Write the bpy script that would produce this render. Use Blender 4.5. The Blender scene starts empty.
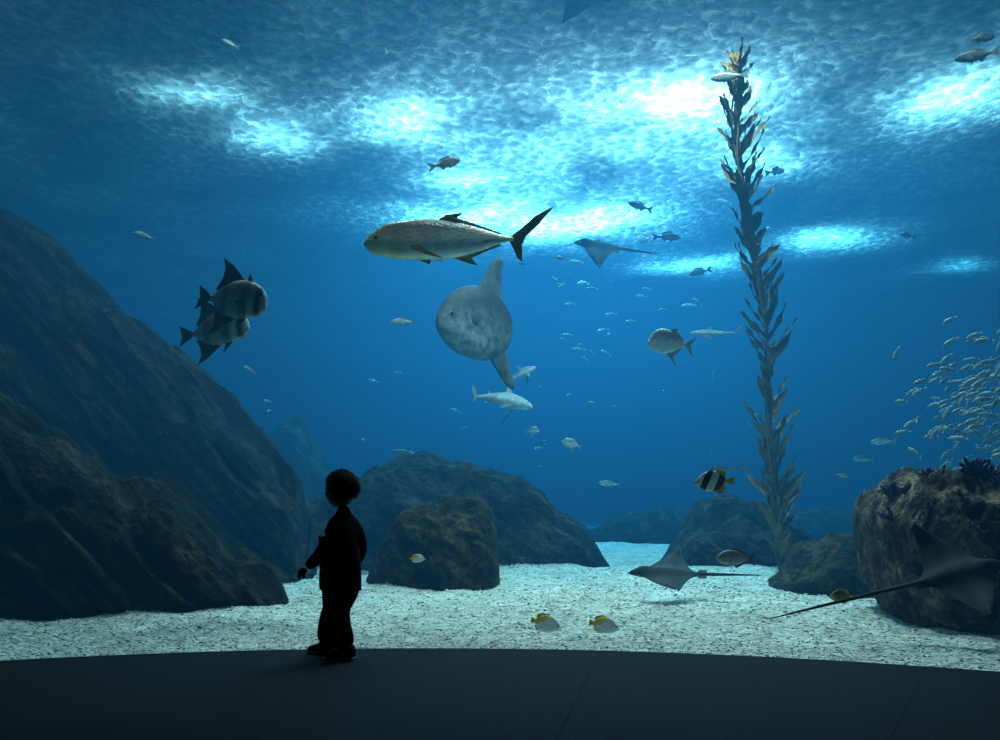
import bpy, bmesh, math, random
from mathutils import Vector, Matrix, Euler, noise
random.seed(7)
scene = bpy.context.scene
COL = scene.collection
try:
    scene.view_settings.view_transform = 'Standard'
except Exception:
    pass

# ------------------------------------------------------------------ helpers
def link(ob, parent=None):
    COL.objects.link(ob)
    if parent: ob.parent = parent
    return ob

def mesh_obj(name, verts, faces, mats=(), smooth=True, fmat=None, parent=None):
    me = bpy.data.meshes.new(name)
    me.from_pydata([tuple(v) for v in verts], [], faces)
    for m in mats: me.materials.append(m)
    if fmat:
        me.polygons.foreach_set('material_index', fmat)
    if smooth:
        me.polygons.foreach_set('use_smooth', [True]*len(me.polygons))
    me.update()
    return link(bpy.data.objects.new(name, me), parent)

def newmat(name):
    m = bpy.data.materials.new(name); m.use_nodes = True
    nt = m.node_tree; nt.nodes.clear()
    out = nt.nodes.new('ShaderNodeOutputMaterial')
    return m, nt, out

def N(nt, typ, **kw):
    n = nt.nodes.new(typ)
    for k, v in kw.items():
        if k.startswith('i_'):
            key = k[2:].replace('_', ' ')
            n.inputs[key].default_value = v
        else:
            setattr(n, k, v)
    return n

def ramp(nt, stops, interp='LINEAR'):
    r = nt.nodes.new('ShaderNodeValToRGB')
    r.color_ramp.interpolation = interp
    el = r.color_ramp.elements
    while len(el) > 1: el.remove(el[-1])
    el[0].position = stops[0][0]; el[0].color = (*stops[0][1], 1)
    for p, c in stops[1:]:
        e = el.new(p); e.color = (*c, 1)
    return r

def simple_mat(name, col, rough=0.7, col2=None, scale=8, bump=0.0, spec=0.3):
    m, nt, out = newmat(name)
    b = N(nt, 'ShaderNodeBsdfPrincipled')
    b.inputs['Roughness'].default_value = rough
    b.inputs['Specular IOR Level'].default_value = spec
    tc = N(nt, 'ShaderNodeTexCoord')
    nz = N(nt, 'ShaderNodeTexNoise', i_Scale=scale, i_Detail=5.0)
    nt.links.new(tc.outputs['Object'], nz.inputs['Vector'])
    c2 = col2 or tuple(c*0.7 for c in col)
    r = ramp(nt, [(0.3, c2), (0.7, col)])
    nt.links.new(nz.outputs['Fac'], r.inputs['Fac'])
    nt.links.new(r.outputs['Color'], b.inputs['Base Color'])
    if bump:
        bp = N(nt, 'ShaderNodeBump', i_Strength=bump, i_Distance=0.02)
        nt.links.new(nz.outputs['Fac'], bp.inputs['Height'])
        nt.links.new(bp.outputs['Normal'], b.inputs['Normal'])
    nt.links.new(b.outputs[0], out.inputs['Surface'])
    return m

def crom(pts, n):
    out = []
    m = len(pts)
    for i in range(n):
        t = i/(n-1)*(m-1); k = min(int(t), m-2); u = t-k
        p0 = pts[max(k-1, 0)]; p1 = pts[k]; p2 = pts[k+1]; p3 = pts[min(k+2, m-1)]
        out.append(tuple(0.5*((2*b)+(-a+c)*u+(2*a-5*b+4*c-d)*u*u+(-a+3*b-3*c+d)*u**3)
                         for a, b, c, d in zip(p0, p1, p2, p3)))
    return out

# ------------------------------------------------------------------ camera
EYE = 0.8
cam_d = bpy.data.cameras.new('camera'); cam = link(bpy.data.objects.new('camera', cam_d))
cam.location = (0, 0, EYE); cam.rotation_euler = (math.radians(90), 0, 0)
cam_d.sensor_width = 36; cam_d.lens = 36
cam_d.shift_y = 0.13
cam_d.clip_end = 200
scene.camera = cam

w = bpy.data.worlds.new('hall_dark'); scene.world = w; w.use_nodes = True
w.node_tree.nodes['Background'].inputs[0].default_value = (0.02, 0.05, 0.08, 1)
w.node_tree.nodes['Background'].inputs[1].default_value = 0.1

# ------------------------------------------------------------------ tank geometry
WC = Vector((-0.4, 0.0)); WR = 5.4      # curved window: centre + radius
A0, A1 = math.radians(-72), math.radians(72)
TOP = 7.0
BACK = 46.0
def arc(r, a): return (WC.x + r*math.sin(a), WC.y + r*math.cos(a))

# --- water volume
wm, nt, out = newmat('water_glow_volume')
ab = N(nt, 'ShaderNodeVolumeAbsorption'); ab.inputs['Color'].default_value = (0.0, 0.45, 0.57, 1)
ab.inputs['Density'].default_value = 0.175
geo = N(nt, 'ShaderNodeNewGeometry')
def glow_blob(cen, inv):
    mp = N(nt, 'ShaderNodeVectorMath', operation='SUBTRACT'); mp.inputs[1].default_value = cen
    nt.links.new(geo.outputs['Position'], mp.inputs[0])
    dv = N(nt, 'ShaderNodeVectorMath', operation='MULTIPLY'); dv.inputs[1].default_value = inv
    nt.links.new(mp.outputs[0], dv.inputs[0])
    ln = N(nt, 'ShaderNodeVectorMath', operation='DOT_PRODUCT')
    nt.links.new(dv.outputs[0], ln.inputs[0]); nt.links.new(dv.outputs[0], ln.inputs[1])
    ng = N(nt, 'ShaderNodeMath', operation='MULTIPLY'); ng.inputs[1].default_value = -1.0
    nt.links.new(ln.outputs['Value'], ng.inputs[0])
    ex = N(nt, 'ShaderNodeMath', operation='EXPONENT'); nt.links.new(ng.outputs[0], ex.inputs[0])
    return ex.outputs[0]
acc = None  # central haze and light shafts, laid into the water as emission
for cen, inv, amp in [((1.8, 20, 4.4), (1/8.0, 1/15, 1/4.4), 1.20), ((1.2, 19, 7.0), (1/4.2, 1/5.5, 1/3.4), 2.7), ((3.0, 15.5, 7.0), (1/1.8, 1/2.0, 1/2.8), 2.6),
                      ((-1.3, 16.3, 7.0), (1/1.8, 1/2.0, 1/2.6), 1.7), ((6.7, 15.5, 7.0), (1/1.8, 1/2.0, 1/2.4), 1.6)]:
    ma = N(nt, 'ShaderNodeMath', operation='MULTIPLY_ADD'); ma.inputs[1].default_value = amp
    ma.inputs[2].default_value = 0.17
    nt.links.new(glow_blob(cen, inv), ma.inputs[0])
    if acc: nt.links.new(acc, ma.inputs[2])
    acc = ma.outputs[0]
em = N(nt, 'ShaderNodeEmission'); em.inputs['Color'].default_value = (0.0014, 0.0148, 0.0300, 1)  # glow stands in for light scattered by the water
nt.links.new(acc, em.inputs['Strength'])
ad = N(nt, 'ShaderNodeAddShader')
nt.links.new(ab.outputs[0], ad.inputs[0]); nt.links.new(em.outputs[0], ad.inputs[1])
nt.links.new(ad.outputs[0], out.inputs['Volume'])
try: wm.cycles.volume_step_rate = 3.0
except Exception: pass

na = 64
ring = [arc(WR+0.03, A0+(A1-A0)*i/na) for i in range(na+1)]
ye = ring[0][1]
BE = BACK-.1
poly = ring + [(19.9, ye), (19.9, BE), (-19.9, BE), (-19.9, ye)]
n = len(poly)
vs = [(x, y, -0.4) for x, y in poly] + [(x, y, TOP-0.12) for x, y in poly]
fs = [tuple(range(n))[::-1], tuple(range(n, 2*n))] + [(i, (i+1) % n, n+(i+1) % n, n+i) for i in range(n)]
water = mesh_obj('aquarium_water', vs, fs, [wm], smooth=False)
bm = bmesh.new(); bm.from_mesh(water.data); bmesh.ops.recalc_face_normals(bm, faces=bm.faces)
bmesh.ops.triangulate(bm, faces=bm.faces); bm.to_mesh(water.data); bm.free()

# --- acrylic window pane
gm, nt, out = newmat('acrylic')
tr = N(nt, 'ShaderNodeBsdfTransparent'); gl = N(nt, 'ShaderNodeBsdfGlossy'); gl.inputs['Roughness'].default_value = 0.02
tr.inputs['Color'].default_value = (0.97, 0.99, 1, 1)
lw = N(nt, 'ShaderNodeFresnel'); lw.inputs['IOR'].default_value = 1.1
mx = N(nt, 'ShaderNodeMixShader'); nt.links.new(lw.outputs[0], mx.inputs[0])
nt.links.new(tr.outputs[0], mx.inputs[1]); nt.links.new(gl.outputs[0], mx.inputs[2])
nt.links.new(mx.outputs[0], out.inputs['Surface'])
HALLH = 4.4
v = []; f = []
for i in range(na+1):
    x, y = arc(WR+0.01, A0+(A1-A0)*i/na); v += [(x, y, -0.05), (x, y, HALLH)]
for i in range(na): f.append((2*i, 2*i+2, 2*i+3, 2*i+1))
mesh_obj('window_1', v, f, [gm])

# --- hall floor
fm, nt, out = newmat('hall_floor')
b = N(nt, 'ShaderNodeBsdfPrincipled'); b.inputs['Roughness'].default_value = 0.85
b.inputs['Specular IOR Level'].default_value = 0.08
tc = N(nt, 'ShaderNodeTexCoord')
nz = N(nt, 'ShaderNodeTexNoise', i_Scale=60.0, i_Detail=6.0)
nt.links.new(tc.outputs['Object'], nz.inputs['Vector'])
r = ramp(nt, [(0.3, (0.006, 0.008, 0.010)), (0.7, (0.018, 0.022, 0.027))])
nt.links.new(nz.outputs['Fac'], r.inputs['Fac']); nt.links.new(r.outputs[0], b.inputs['Base Color'])
bp = N(nt, 'ShaderNodeBump', i_Strength=0.6, i_Distance=0.005)
nt.links.new(nz.outputs['Fac'], bp.inputs['Height']); nt.links.new(bp.outputs[0], b.inputs['Normal'])
nt.links.new(b.outputs[0], out.inputs['Surface'])
joints = [math.radians(a) for a in (-72, -50, -25, 10, 27, 48, 72)]
v = []; f = []
def slab(a0, a1, r0, r1):
    g = 0.0006
    k = max(2, int((a1-a0)/0.04)); base = len(v)
    for i in range(k+1):
        a = a0+(a1-a0)*i/k
        off = g if i == 0 else (-g if i == k else 0)
        for rr in (r0+g, r1-g):
            x, y = arc(rr, a + off/rr); v.append((x, y, 0.0)); v.append((x, y, -0.03))
    for i in range(k):
        p = base+4*i; q = p+4
        f.append((p, q, q+2, p+2))
        f.append((p+2, q+2, q+3, p+3)); f.append((q, p, p+1, q+1))
    for p, s in ((base, 1), (base+4*k, -1)):
        f.append((p, p+2, p+3, p+1))
for i in range(len(joints)-1):
    slab(joints[i], joints[i+1], 0.3, WR)
mesh_obj('floor', v, f, [fm], smooth=False)
dk = simple_mat('hall_paint', (0.012, 0.014, 0.016), 0.8)
mesh_obj('floor_base', [(-8, -5, -0.035), (8, -5, -0.035), (8, 1.6, -0.035), (4.75, 1.66, -0.035)] +
         [(*arc(WR-0.002, A1-(A1-A0)*i/na), -0.035) for i in range(na+1)] + [(-8, 1.6, -0.035)],
         [tuple(range(4+na+1+1))], [dk], smooth=False)
def quad(name, pts, m): return mesh_obj(name, pts, [(0, 1, 2, 3)], [m], smooth=False)
xr, xl = ring[-1][0], ring[0][0]
quad('wall_right', [(xr, ye, -.04), (8, ye, -.04), (8, ye, HALLH), (xr, ye, HALLH)], dk)
quad('wall_left', [(xl, ye, -.04), (-8, ye, -.04), (-8, ye, HALLH), (xl, ye, HALLH)], dk)
quad('wall_back', [(-8, -5, -.04), (8, -5, -.04), (8, -5, HALLH), (-8, -5, HALLH)], dk)
cp = [(-8, -5), (8, -5), (8, ye)] + [arc(WR, A1-(A1-A0)*i/na) for i in range(na+1)] + [(-8, ye)]
mesh_obj('ceiling', [(x, y, HALLH) for x, y in cp], [tuple(range(len(cp)))], [dk], smooth=False)
tw = simple_mat('tank_wall', (0.02, 0.07, 0.11), 0.9, scale=0.6)
quad('wall_tank_back', [(-20, BACK, -.5), (20, BACK, -.5), (20, BACK, 8), (-20, BACK, 8)], tw)
quad('wall_tank_left', [(-20, 1, -.5), (-20, BACK, -.5), (-20, BACK, 8), (-20, 1, 8)], tw)
quad('wall_tank_right', [(20, 1, -.5), (20, BACK, -.5), (20, BACK, 8), (20, 1, 8)], tw)

# ------------------------------------------------------------------ sand bed
sm, nt, out = newmat('gravel_sand')
b = N(nt, 'ShaderNodeBsdfPrincipled'); b.inputs['Roughness'].default_value = 0.95
b.inputs['Specular IOR Level'].default_value = 0.1
tc = N(nt, 'ShaderNodeTexCoord')
vo = N(nt, 'ShaderNodeTexVoronoi', i_Scale=34.0)
nt.links.new(tc.outputs['Object'], vo.inputs['Vector'])
vo2 = N(nt, 'ShaderNodeTexVoronoi', i_Scale=12.0); nt.links.new(tc.outputs['Object'], vo2.inputs['Vector'])
nz = N(nt, 'ShaderNodeTexNoise', i_Scale=1.6, i_Detail=8.0, i_Roughness=.7); nt.links.new(tc.outputs['Object'], nz.inputs['Vector'])
r1 = ramp(nt, [(0.0, (0.20, 0.18, 0.15)), (0.2, (0.55, 0.50, 0.42)), (0.6, (0.80, 0.74, 0.64)), (1.0, (0.98, 0.95, 0.87))])
sep = N(nt, 'ShaderNodeSeparateColor'); nt.links.new(vo.outputs['Color'], sep.inputs[0])
sep2 = N(nt, 'ShaderNodeSeparateColor'); nt.links.new(vo2.outputs['Color'], sep2.inputs[0])
mixv = N(nt, 'ShaderNodeMath', operation='MULTIPLY_ADD'); mixv.inputs[1].default_value = .25
mv0 = N(nt, 'ShaderNodeMath', operation='MULTIPLY'); mv0.inputs[1].default_value = .8
nt.links.new(sep.outputs[0], mv0.inputs[0]); nt.links.new(sep2.outputs[0], mixv.inputs[0]); nt.links.new(mv0.outputs[0], mixv.inputs[2])
nt.links.new(mixv.outputs[0], r1.inputs['Fac'])
r2 = ramp(nt, [(0.3, (0.66, 0.66, 0.64)), (0.65, (1, 1, 1))]); nt.links.new(nz.outputs['Fac'], r2.inputs['Fac'])
mu = N(nt, 'ShaderNodeMix', data_type='RGBA', blend_type='MULTIPLY'); mu.inputs[0].default_value = 1
nt.links.new(r1.outputs[0], mu.inputs[6]); nt.links.new(r2.outputs[0], mu.inputs[7])
nt.links.new(mu.outputs[2], b.inputs['Base Color'])
bp = N(nt, 'ShaderNodeBump', i_Strength=0.9, i_Distance=0.025); bp.invert = True
nt.links.new(vo.outputs['Distance'], bp.inputs['Height'])
nt.links.new(bp.outputs[0], b.inputs['Normal']); nt.links.new(b.outputs[0], out.inputs['Surface'])
def sandz(x, y):
    rr = math.hypot(x-WC.x, y-WC.y); k = max(0, min(1, (rr-WR)*1.2))
    return 0.06*k*noise.fractal((x*0.9, y*0.9, 3), 1, 2, 5) + 0.03*k*noise.noise((x*3, y*3, 1)) + .012*k*noise.noise((x*9, y*9, 5)) - 0.01
v = []; f = []
NR, NA = 190, 300
for j in range(NR+1):
    rr = WR+0.005 + 40*(j/NR)**2.0
    for i in range(NA+1):
        a = A0 + (A1-A0)*i/NA
        x, y = arc(rr, a)
        v.append((max(-19.8, min(19.8, x)), min(BE-.1, y), sandz(x, y)))
for j in range(NR):
    for i in range(NA):
        p = j*(NA+1)+i; f.append((p, p+1, p+NA+2, p+NA+1))
mesh_obj('sand_bed', v, f, [sm])
# loose gravel on the near part of the bed
pm = [simple_mat('pebble_pale', (.98, .94, .84), .9, (.75, .70, .60), 3), simple_mat('pebble_grey', (.55, .50, .43), .9, (.42, .38, .32), 3), simple_mat('pebble_dark', (.20, .17, .14), .9, (.12, .10, .08), 3)]
rp_ = random.Random(21); v = []; f = []; mi = []
oc = [(1, 0, 0), (.3, .95, 0), (-.8, .6, 0), (-.8, -.6, 0), (.3, -.95, 0), (.1, 0, 1), (0, 0, -1)]
for k in range(19000):
    rr = WR+.03+6.5*rp_.random()**1.4; a = math.radians(rp_.uniform(-42, 42)); x, y = arc(rr, a)
    s_ = rp_.uniform(.004, .0105)*(1+.12*(rr-WR)); th = rp_.uniform(0, 6.28); ct, st_ = math.cos(th), math.sin(th); z = sandz(x, y)
    b0 = len(v)
    for (px_, py_, pz_) in oc:
        px2, py2 = px_*s_*1.2, py_*s_*rp_.uniform(.7, 1.1)
        v.append((x+px2*ct-py2*st_, y+px2*st_+py2*ct, z+pz_*s_*.6+s_*.2))
    mm_ = rp_.choices((0, 1, 2), (8, 3, 1))[0]
    for i in range(5):
        f.append((b0+i, b0+(i+1) % 5, b0+5)); f.append((b0+(i+1) % 5, b0+i, b0+6)); mi += [mm_, mm_]
mesh_obj('gravel', v, f, pm, fmat=mi)

# ------------------------------------------------------------------ water surface (from below)
um, nt, out = newmat('water_surface')
tc = N(nt, 'ShaderNodeTexCoord')
mp = N(nt, 'ShaderNodeMapping'); mp.inputs['Scale'].default_value = (1.0, 0.75, 1)
nt.links.new(tc.outputs['Object'], mp.inputs[0])
n1 = N(nt, 'ShaderNodeTexNoise', i_Scale=4.2, i_Detail=6.0, i_Roughness=0.55, i_Distortion=1.6)
n2 = N(nt, 'ShaderNodeTexVoronoi', i_Scale=6.5, feature='SMOOTH_F1')
n2.inputs['Smoothness'].default_value = 0.5
n3 = N(nt, 'ShaderNodeTexNoise', i_Scale=0.45, i_Detail=3.0)
nt.links.new(mp.outputs[0], n1.inputs['Vector']); nt.links.new(mp.outputs[0], n3.inputs['Vector'])
vm = N(nt, 'ShaderNodeVectorMath', operation='MULTIPLY_ADD'); vm.inputs[1].default_value = (0.3, 0.3, 0)
nt.links.new(n1.outputs['Color'], vm.inputs[0]); nt.links.new(mp.outputs[0], vm.inputs[2])
nt.links.new(vm.outputs[0], n2.inputs['Vector'])
sm_ = N(nt, 'ShaderNodeMath', operation='MULTIPLY_ADD'); sm_.inputs[1].default_value = .8
nt.links.new(n2.outputs['Distance'], sm_.inputs[0]); nt.links.new(n1.outputs['Fac'], sm_.inputs[2])
bp = N(nt, 'ShaderNodeBump', i_Strength=1.0, i_Distance=0.075)
nt.links.new(sm_.outputs[0], bp.inputs['Height'])
rp = ramp(nt, [(0.30, (0.10, 0.12, 0.13)), (0.52, (0.16, 0.19, 0.19)), (0.66, (0.25, 0.29, 0.28)), (0.80, (0.5, 0.55, 0.53))])  # ripple highlights put into the translucent colour
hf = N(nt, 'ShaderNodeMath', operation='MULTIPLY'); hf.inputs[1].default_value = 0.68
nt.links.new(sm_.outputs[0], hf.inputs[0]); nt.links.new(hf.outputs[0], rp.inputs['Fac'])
rl = ramp(nt, [(.38, (.3,)*3), (.62, (1.25,)*3)]); nt.links.new(n3.outputs['Fac'], rl.inputs['Fac'])  # broad tint noise that makes the lit patches irregular
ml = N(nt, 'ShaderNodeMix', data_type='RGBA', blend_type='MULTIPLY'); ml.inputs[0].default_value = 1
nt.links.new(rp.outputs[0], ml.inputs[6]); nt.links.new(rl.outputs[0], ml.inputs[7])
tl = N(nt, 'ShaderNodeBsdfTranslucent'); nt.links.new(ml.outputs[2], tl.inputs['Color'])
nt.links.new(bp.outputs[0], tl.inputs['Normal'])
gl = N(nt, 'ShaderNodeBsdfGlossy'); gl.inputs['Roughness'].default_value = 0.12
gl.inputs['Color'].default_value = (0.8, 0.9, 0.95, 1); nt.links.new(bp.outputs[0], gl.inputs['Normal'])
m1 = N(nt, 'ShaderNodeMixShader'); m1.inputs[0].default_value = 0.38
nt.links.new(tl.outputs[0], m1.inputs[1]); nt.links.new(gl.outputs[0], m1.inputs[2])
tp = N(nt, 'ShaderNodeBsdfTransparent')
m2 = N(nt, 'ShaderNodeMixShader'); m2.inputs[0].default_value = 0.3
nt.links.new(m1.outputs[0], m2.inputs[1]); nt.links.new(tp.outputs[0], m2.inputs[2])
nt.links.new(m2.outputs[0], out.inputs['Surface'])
v = []; f = []
NX, NY = 300, 320
for j in range(NY+1):
    for i in range(NX+1):
        x = -19.8+39.6*i/NX; y = 1.75+(BE-1.95)*j/NY
        z = TOP + 0.05*noise.fractal((x*0.8, y*0.8, 0), 1, 2, 3)
        v.append((x, y, z))
for j in range(NY):
    for i in range(NX):
        p = j*(NX+1)+i; f.append((p, p+1, p+NX+2, p+NX+1))
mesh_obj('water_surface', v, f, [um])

def lamp(name, kind, loc, power, col=(1, 1, 1), size=0.0, rot=(0, 0, 0), cone=None, blend=0.6):
    d = bpy.data.lights.new(name, kind); d.energy = power; d.color = col
    if kind != 'SUN': d.shadow_soft_size = size
    if kind == 'SPOT': d.spot_size = math.radians(cone or 100); d.spot_blend = blend
    o = link(bpy.data.objects.new(name, d)); o.location = loc; o.rotation_euler = rot
    return o
pools = [(-4.67, 15.3, .75, 520), (-3.75, 17.2, .75, 1300), (-1.24, 16.5, 1.1, 2300), (3.0, 15.7, 1.05, 5400),
         (6.74, 15.5, 1.2, 3500), (0.9, 22.5, 1.7, 18000), (-0.6, 22.0, 1.2, 7500), (2.1, 22.2, 1.2, 7500), (-0.95, 19.4, .9, 2700), (7.86, 23.8, .9, 6500),
         (5.15, 26.4, .9, 10000), (4.8, 18.4, .9, 2000), (1.6, 17.6, 2.6, 8500), (12.2, 26.5, .7, 900)]
for x, y, h, p in pools:
    lamp('tank_lamp', 'SPOT', (x, y, TOP+h), p, (0.86, 1.0, 0.97), 0.0, cone=155, blend=1.0)
for x, y, p in [(1.4, 8.6, 6800), (2.2, 10.6, 9000), (-1.6, 9.6, 3600), (3.8, 8.4, 2500), (-4.2, 8.6, 2000)]:
    lamp('added_front_spot', 'SPOT', (x, y, 7.6), p, (1.0, 0.91, 0.76), 0.2, cone=85, blend=0.9)
aim = (Vector((-0.3, 8.6, 2.2))-Vector((0.4, 6.0, 6.5))).to_track_quat('-Z', 'Y').to_euler()
lamp('added_front_spot', 'SPOT', (0.4, 6.0, 6.5), 650, (1.0, .95, .82), .15, rot=aim, cone=62, blend=1.0)  # unseen spot added to brighten the fronts of the fish
sun = bpy.data.lights.new('added_ripple_sun', 'SUN'); sun.energy = 2.1; sun.color = (.70, .90, 1.0); sun.angle = math.radians(12)  # unseen sun added to shade the ripples and lift the surface brightness
so = link(bpy.data.objects.new('added_ripple_sun', sun)); so.rotation_euler = (math.radians(-24), math.radians(6), 0); so.location = (0, 20, 20)

# ------------------------------------------------------------------ rocks
def rock_mat(name, c1, c2, c3, scale=1.0, tilt=-50, aniso=(0.45, 1.3, 4.5), bd=.09):
    m, nt, out = newmat(name)
    b = N(nt, 'ShaderNodeBsdfPrincipled'); b.inputs['Roughness'].default_value = 0.85
    b.inputs['Specular IOR Level'].default_value = 0.15
    tc = N(nt, 'ShaderNodeTexCoord')
    m0 = N(nt, 'ShaderNodeMapping'); m0.inputs['Rotation'].default_value = (0, math.radians(tilt), 0)
    mp = N(nt, 'ShaderNodeMapping'); mp.inputs['Scale'].default_value = aniso
    nt.links.new(tc.outputs['Object'], m0.inputs[0]); nt.links.new(m0.outputs[0], mp.inputs[0])
    na_ = N(nt, 'ShaderNodeTexNoise', i_Scale=1.6*scale, i_Detail=9.0, i_Roughness=0.65, i_Distortion=0.6)
    nb = N(nt, 'ShaderNodeTexNoise', i_Scale=11.0*scale, i_Detail=6.0, i_Roughness=0.7)
    nc = N(nt, 'ShaderNodeTexNoise', i_Scale=0.9*scale, i_Detail=4.0, i_Roughness=0.6)
    nt.links.new(mp.outputs[0], na_.inputs['Vector']); nt.links.new(tc.outputs['Object'], nb.inputs['Vector']); nt.links.new(tc.outputs['Object'], nc.inputs['Vector'])
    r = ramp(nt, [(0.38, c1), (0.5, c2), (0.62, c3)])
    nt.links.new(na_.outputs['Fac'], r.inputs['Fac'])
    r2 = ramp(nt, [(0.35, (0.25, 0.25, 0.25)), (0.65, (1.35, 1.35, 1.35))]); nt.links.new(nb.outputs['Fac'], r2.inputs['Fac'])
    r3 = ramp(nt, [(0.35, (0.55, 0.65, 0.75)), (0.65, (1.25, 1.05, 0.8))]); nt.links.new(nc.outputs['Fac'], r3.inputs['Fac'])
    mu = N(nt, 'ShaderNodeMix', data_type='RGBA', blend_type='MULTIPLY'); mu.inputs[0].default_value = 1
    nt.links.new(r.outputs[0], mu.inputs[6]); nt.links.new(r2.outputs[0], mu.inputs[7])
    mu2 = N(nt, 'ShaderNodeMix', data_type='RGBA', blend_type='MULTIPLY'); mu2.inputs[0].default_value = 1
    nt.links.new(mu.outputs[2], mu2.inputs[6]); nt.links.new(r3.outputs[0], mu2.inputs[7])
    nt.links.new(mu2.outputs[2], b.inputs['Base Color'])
    ad = N(nt, 'ShaderNodeMath', operation='MULTIPLY_ADD'); ad.inputs[1].default_value = 0.4
    nt.links.new(nb.outputs['Fac'], ad.inputs[0]); nt.links.new(na_.outputs['Fac'], ad.inputs[2])
    bp = N(nt, 'ShaderNodeBump', i_Strength=1.0, i_Distance=bd*2.4)
    nt.links.new(ad.outputs[0], bp.inputs['Height']); nt.links.new(bp.outputs[0], b.inputs['Normal'])
    nt.links.new(b.outputs[0], out.inputs['Surface'])
    return m
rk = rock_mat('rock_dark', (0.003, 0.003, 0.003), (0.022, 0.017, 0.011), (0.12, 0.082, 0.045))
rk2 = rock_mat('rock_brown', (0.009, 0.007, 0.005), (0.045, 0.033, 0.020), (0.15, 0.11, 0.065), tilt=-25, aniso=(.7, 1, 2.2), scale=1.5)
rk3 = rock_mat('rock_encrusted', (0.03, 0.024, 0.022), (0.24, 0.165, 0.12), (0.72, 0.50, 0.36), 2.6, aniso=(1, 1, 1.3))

def rock(name, prof, mat, seed=0, amp=0.16, freq=0.9, strata=0.06, sfreq=7.0, nrm=(0.7, -0.3, 0.65), e=0.85, under=0.0, nu=170, nv=110):
    rows = crom(prof, nu)
    nrm = Vector(nrm).normalized()
    v = []; f = []
    H0 = max(p[1] for p in prof)
    xm = sum(p[0] for p in prof)/len(prof)
    for i, (x, H, yf, yb) in enumerate(rows):
        H = max(H, 0.02); yc = (yf+yb)/2; wd = max((yb-yf)/2, 0.05)
        for j in range(nv+1):
            a = math.pi*j/nv
            c, s = math.cos(a), math.sin(a)
            cy = math.copysign(abs(c)**e, c); sz = abs(s)**e
            p = Vector((x, yc - wd*cy, H*sz))
            if under:
                k = 1 - under*max(0, 1 - p.z/(0.75*H0))**1.3
                p.x = xm + (p.x-xm)*k; p.y = yc + (p.y-yc)*k
            q = p*freq + Vector((seed*7.3, seed*3.1, seed*1.7))
            edge = min(1.0, H/0.5)
            d = amp*noise.fractal(q, 0.8, 2.1, 7)
            sv = p.dot(nrm)*sfreq + 3.0*noise.noise(q*1.1) + 1.2*noise.noise(q*3.2)
            st = (sv/(2*math.pi)) % 1.0
            st = (st**0.6)*(1 if st < 0.82 else (1-st)/0.18)
            st *= 0.25+1.5*abs(noise.noise(q*1.1+Vector((9, 9, 9))))
            d += strata*(st-0.4)
            dirv = Vector((0.25*noise.noise(q*0.7), -c, s)).normalized()
            p = p + dirv*d*edge*(1 if s > 0.15 else 0.6)
            p.z -= 0.1
            v.append(p)
    for i in range(nu-1):
        for j in range(nv):
            a = i*(nv+1)+j; f.append((a, a+nv+1, a+nv+2, a+1))
    f.append(tuple(range(nv, -1, -1))); f.append(tuple((nu-1)*(nv+1)+j for j in range(nv+1)))
    return mesh_obj(name, v, f, [mat])

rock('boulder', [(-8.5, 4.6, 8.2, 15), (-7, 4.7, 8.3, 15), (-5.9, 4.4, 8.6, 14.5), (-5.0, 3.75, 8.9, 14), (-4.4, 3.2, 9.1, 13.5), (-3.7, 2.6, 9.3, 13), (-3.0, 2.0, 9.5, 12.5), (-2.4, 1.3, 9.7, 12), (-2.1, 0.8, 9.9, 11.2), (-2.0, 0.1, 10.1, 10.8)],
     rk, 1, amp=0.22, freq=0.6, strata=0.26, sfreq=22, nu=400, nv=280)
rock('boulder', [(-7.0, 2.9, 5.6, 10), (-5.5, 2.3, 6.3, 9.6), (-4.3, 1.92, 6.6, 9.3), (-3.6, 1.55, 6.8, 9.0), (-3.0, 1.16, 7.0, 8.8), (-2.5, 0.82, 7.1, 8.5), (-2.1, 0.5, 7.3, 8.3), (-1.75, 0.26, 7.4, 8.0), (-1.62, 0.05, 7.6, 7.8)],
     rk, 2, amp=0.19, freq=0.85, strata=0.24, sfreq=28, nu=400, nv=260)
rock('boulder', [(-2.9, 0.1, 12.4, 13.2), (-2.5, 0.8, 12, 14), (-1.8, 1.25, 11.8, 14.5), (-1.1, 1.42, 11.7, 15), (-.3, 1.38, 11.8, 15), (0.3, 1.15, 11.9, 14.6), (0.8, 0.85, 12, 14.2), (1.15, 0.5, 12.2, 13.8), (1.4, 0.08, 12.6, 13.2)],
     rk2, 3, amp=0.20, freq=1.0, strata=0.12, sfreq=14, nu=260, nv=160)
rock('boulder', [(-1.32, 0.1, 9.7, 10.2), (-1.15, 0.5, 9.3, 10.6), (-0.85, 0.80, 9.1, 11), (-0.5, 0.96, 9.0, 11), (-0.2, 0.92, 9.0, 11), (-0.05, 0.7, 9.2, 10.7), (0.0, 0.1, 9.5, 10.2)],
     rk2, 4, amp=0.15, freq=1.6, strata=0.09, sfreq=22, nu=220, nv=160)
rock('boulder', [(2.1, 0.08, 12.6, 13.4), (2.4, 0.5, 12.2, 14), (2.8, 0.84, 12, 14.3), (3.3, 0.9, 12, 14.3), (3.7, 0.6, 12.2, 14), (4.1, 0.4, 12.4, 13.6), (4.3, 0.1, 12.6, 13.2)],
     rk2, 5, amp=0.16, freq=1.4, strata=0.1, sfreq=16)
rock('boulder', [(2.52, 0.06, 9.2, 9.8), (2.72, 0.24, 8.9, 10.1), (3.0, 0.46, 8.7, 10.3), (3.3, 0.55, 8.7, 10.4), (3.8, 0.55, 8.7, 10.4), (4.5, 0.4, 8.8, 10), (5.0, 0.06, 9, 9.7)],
     rk2, 6, amp=0.14, freq=2.0, strata=0.1, sfreq=20)
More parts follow.
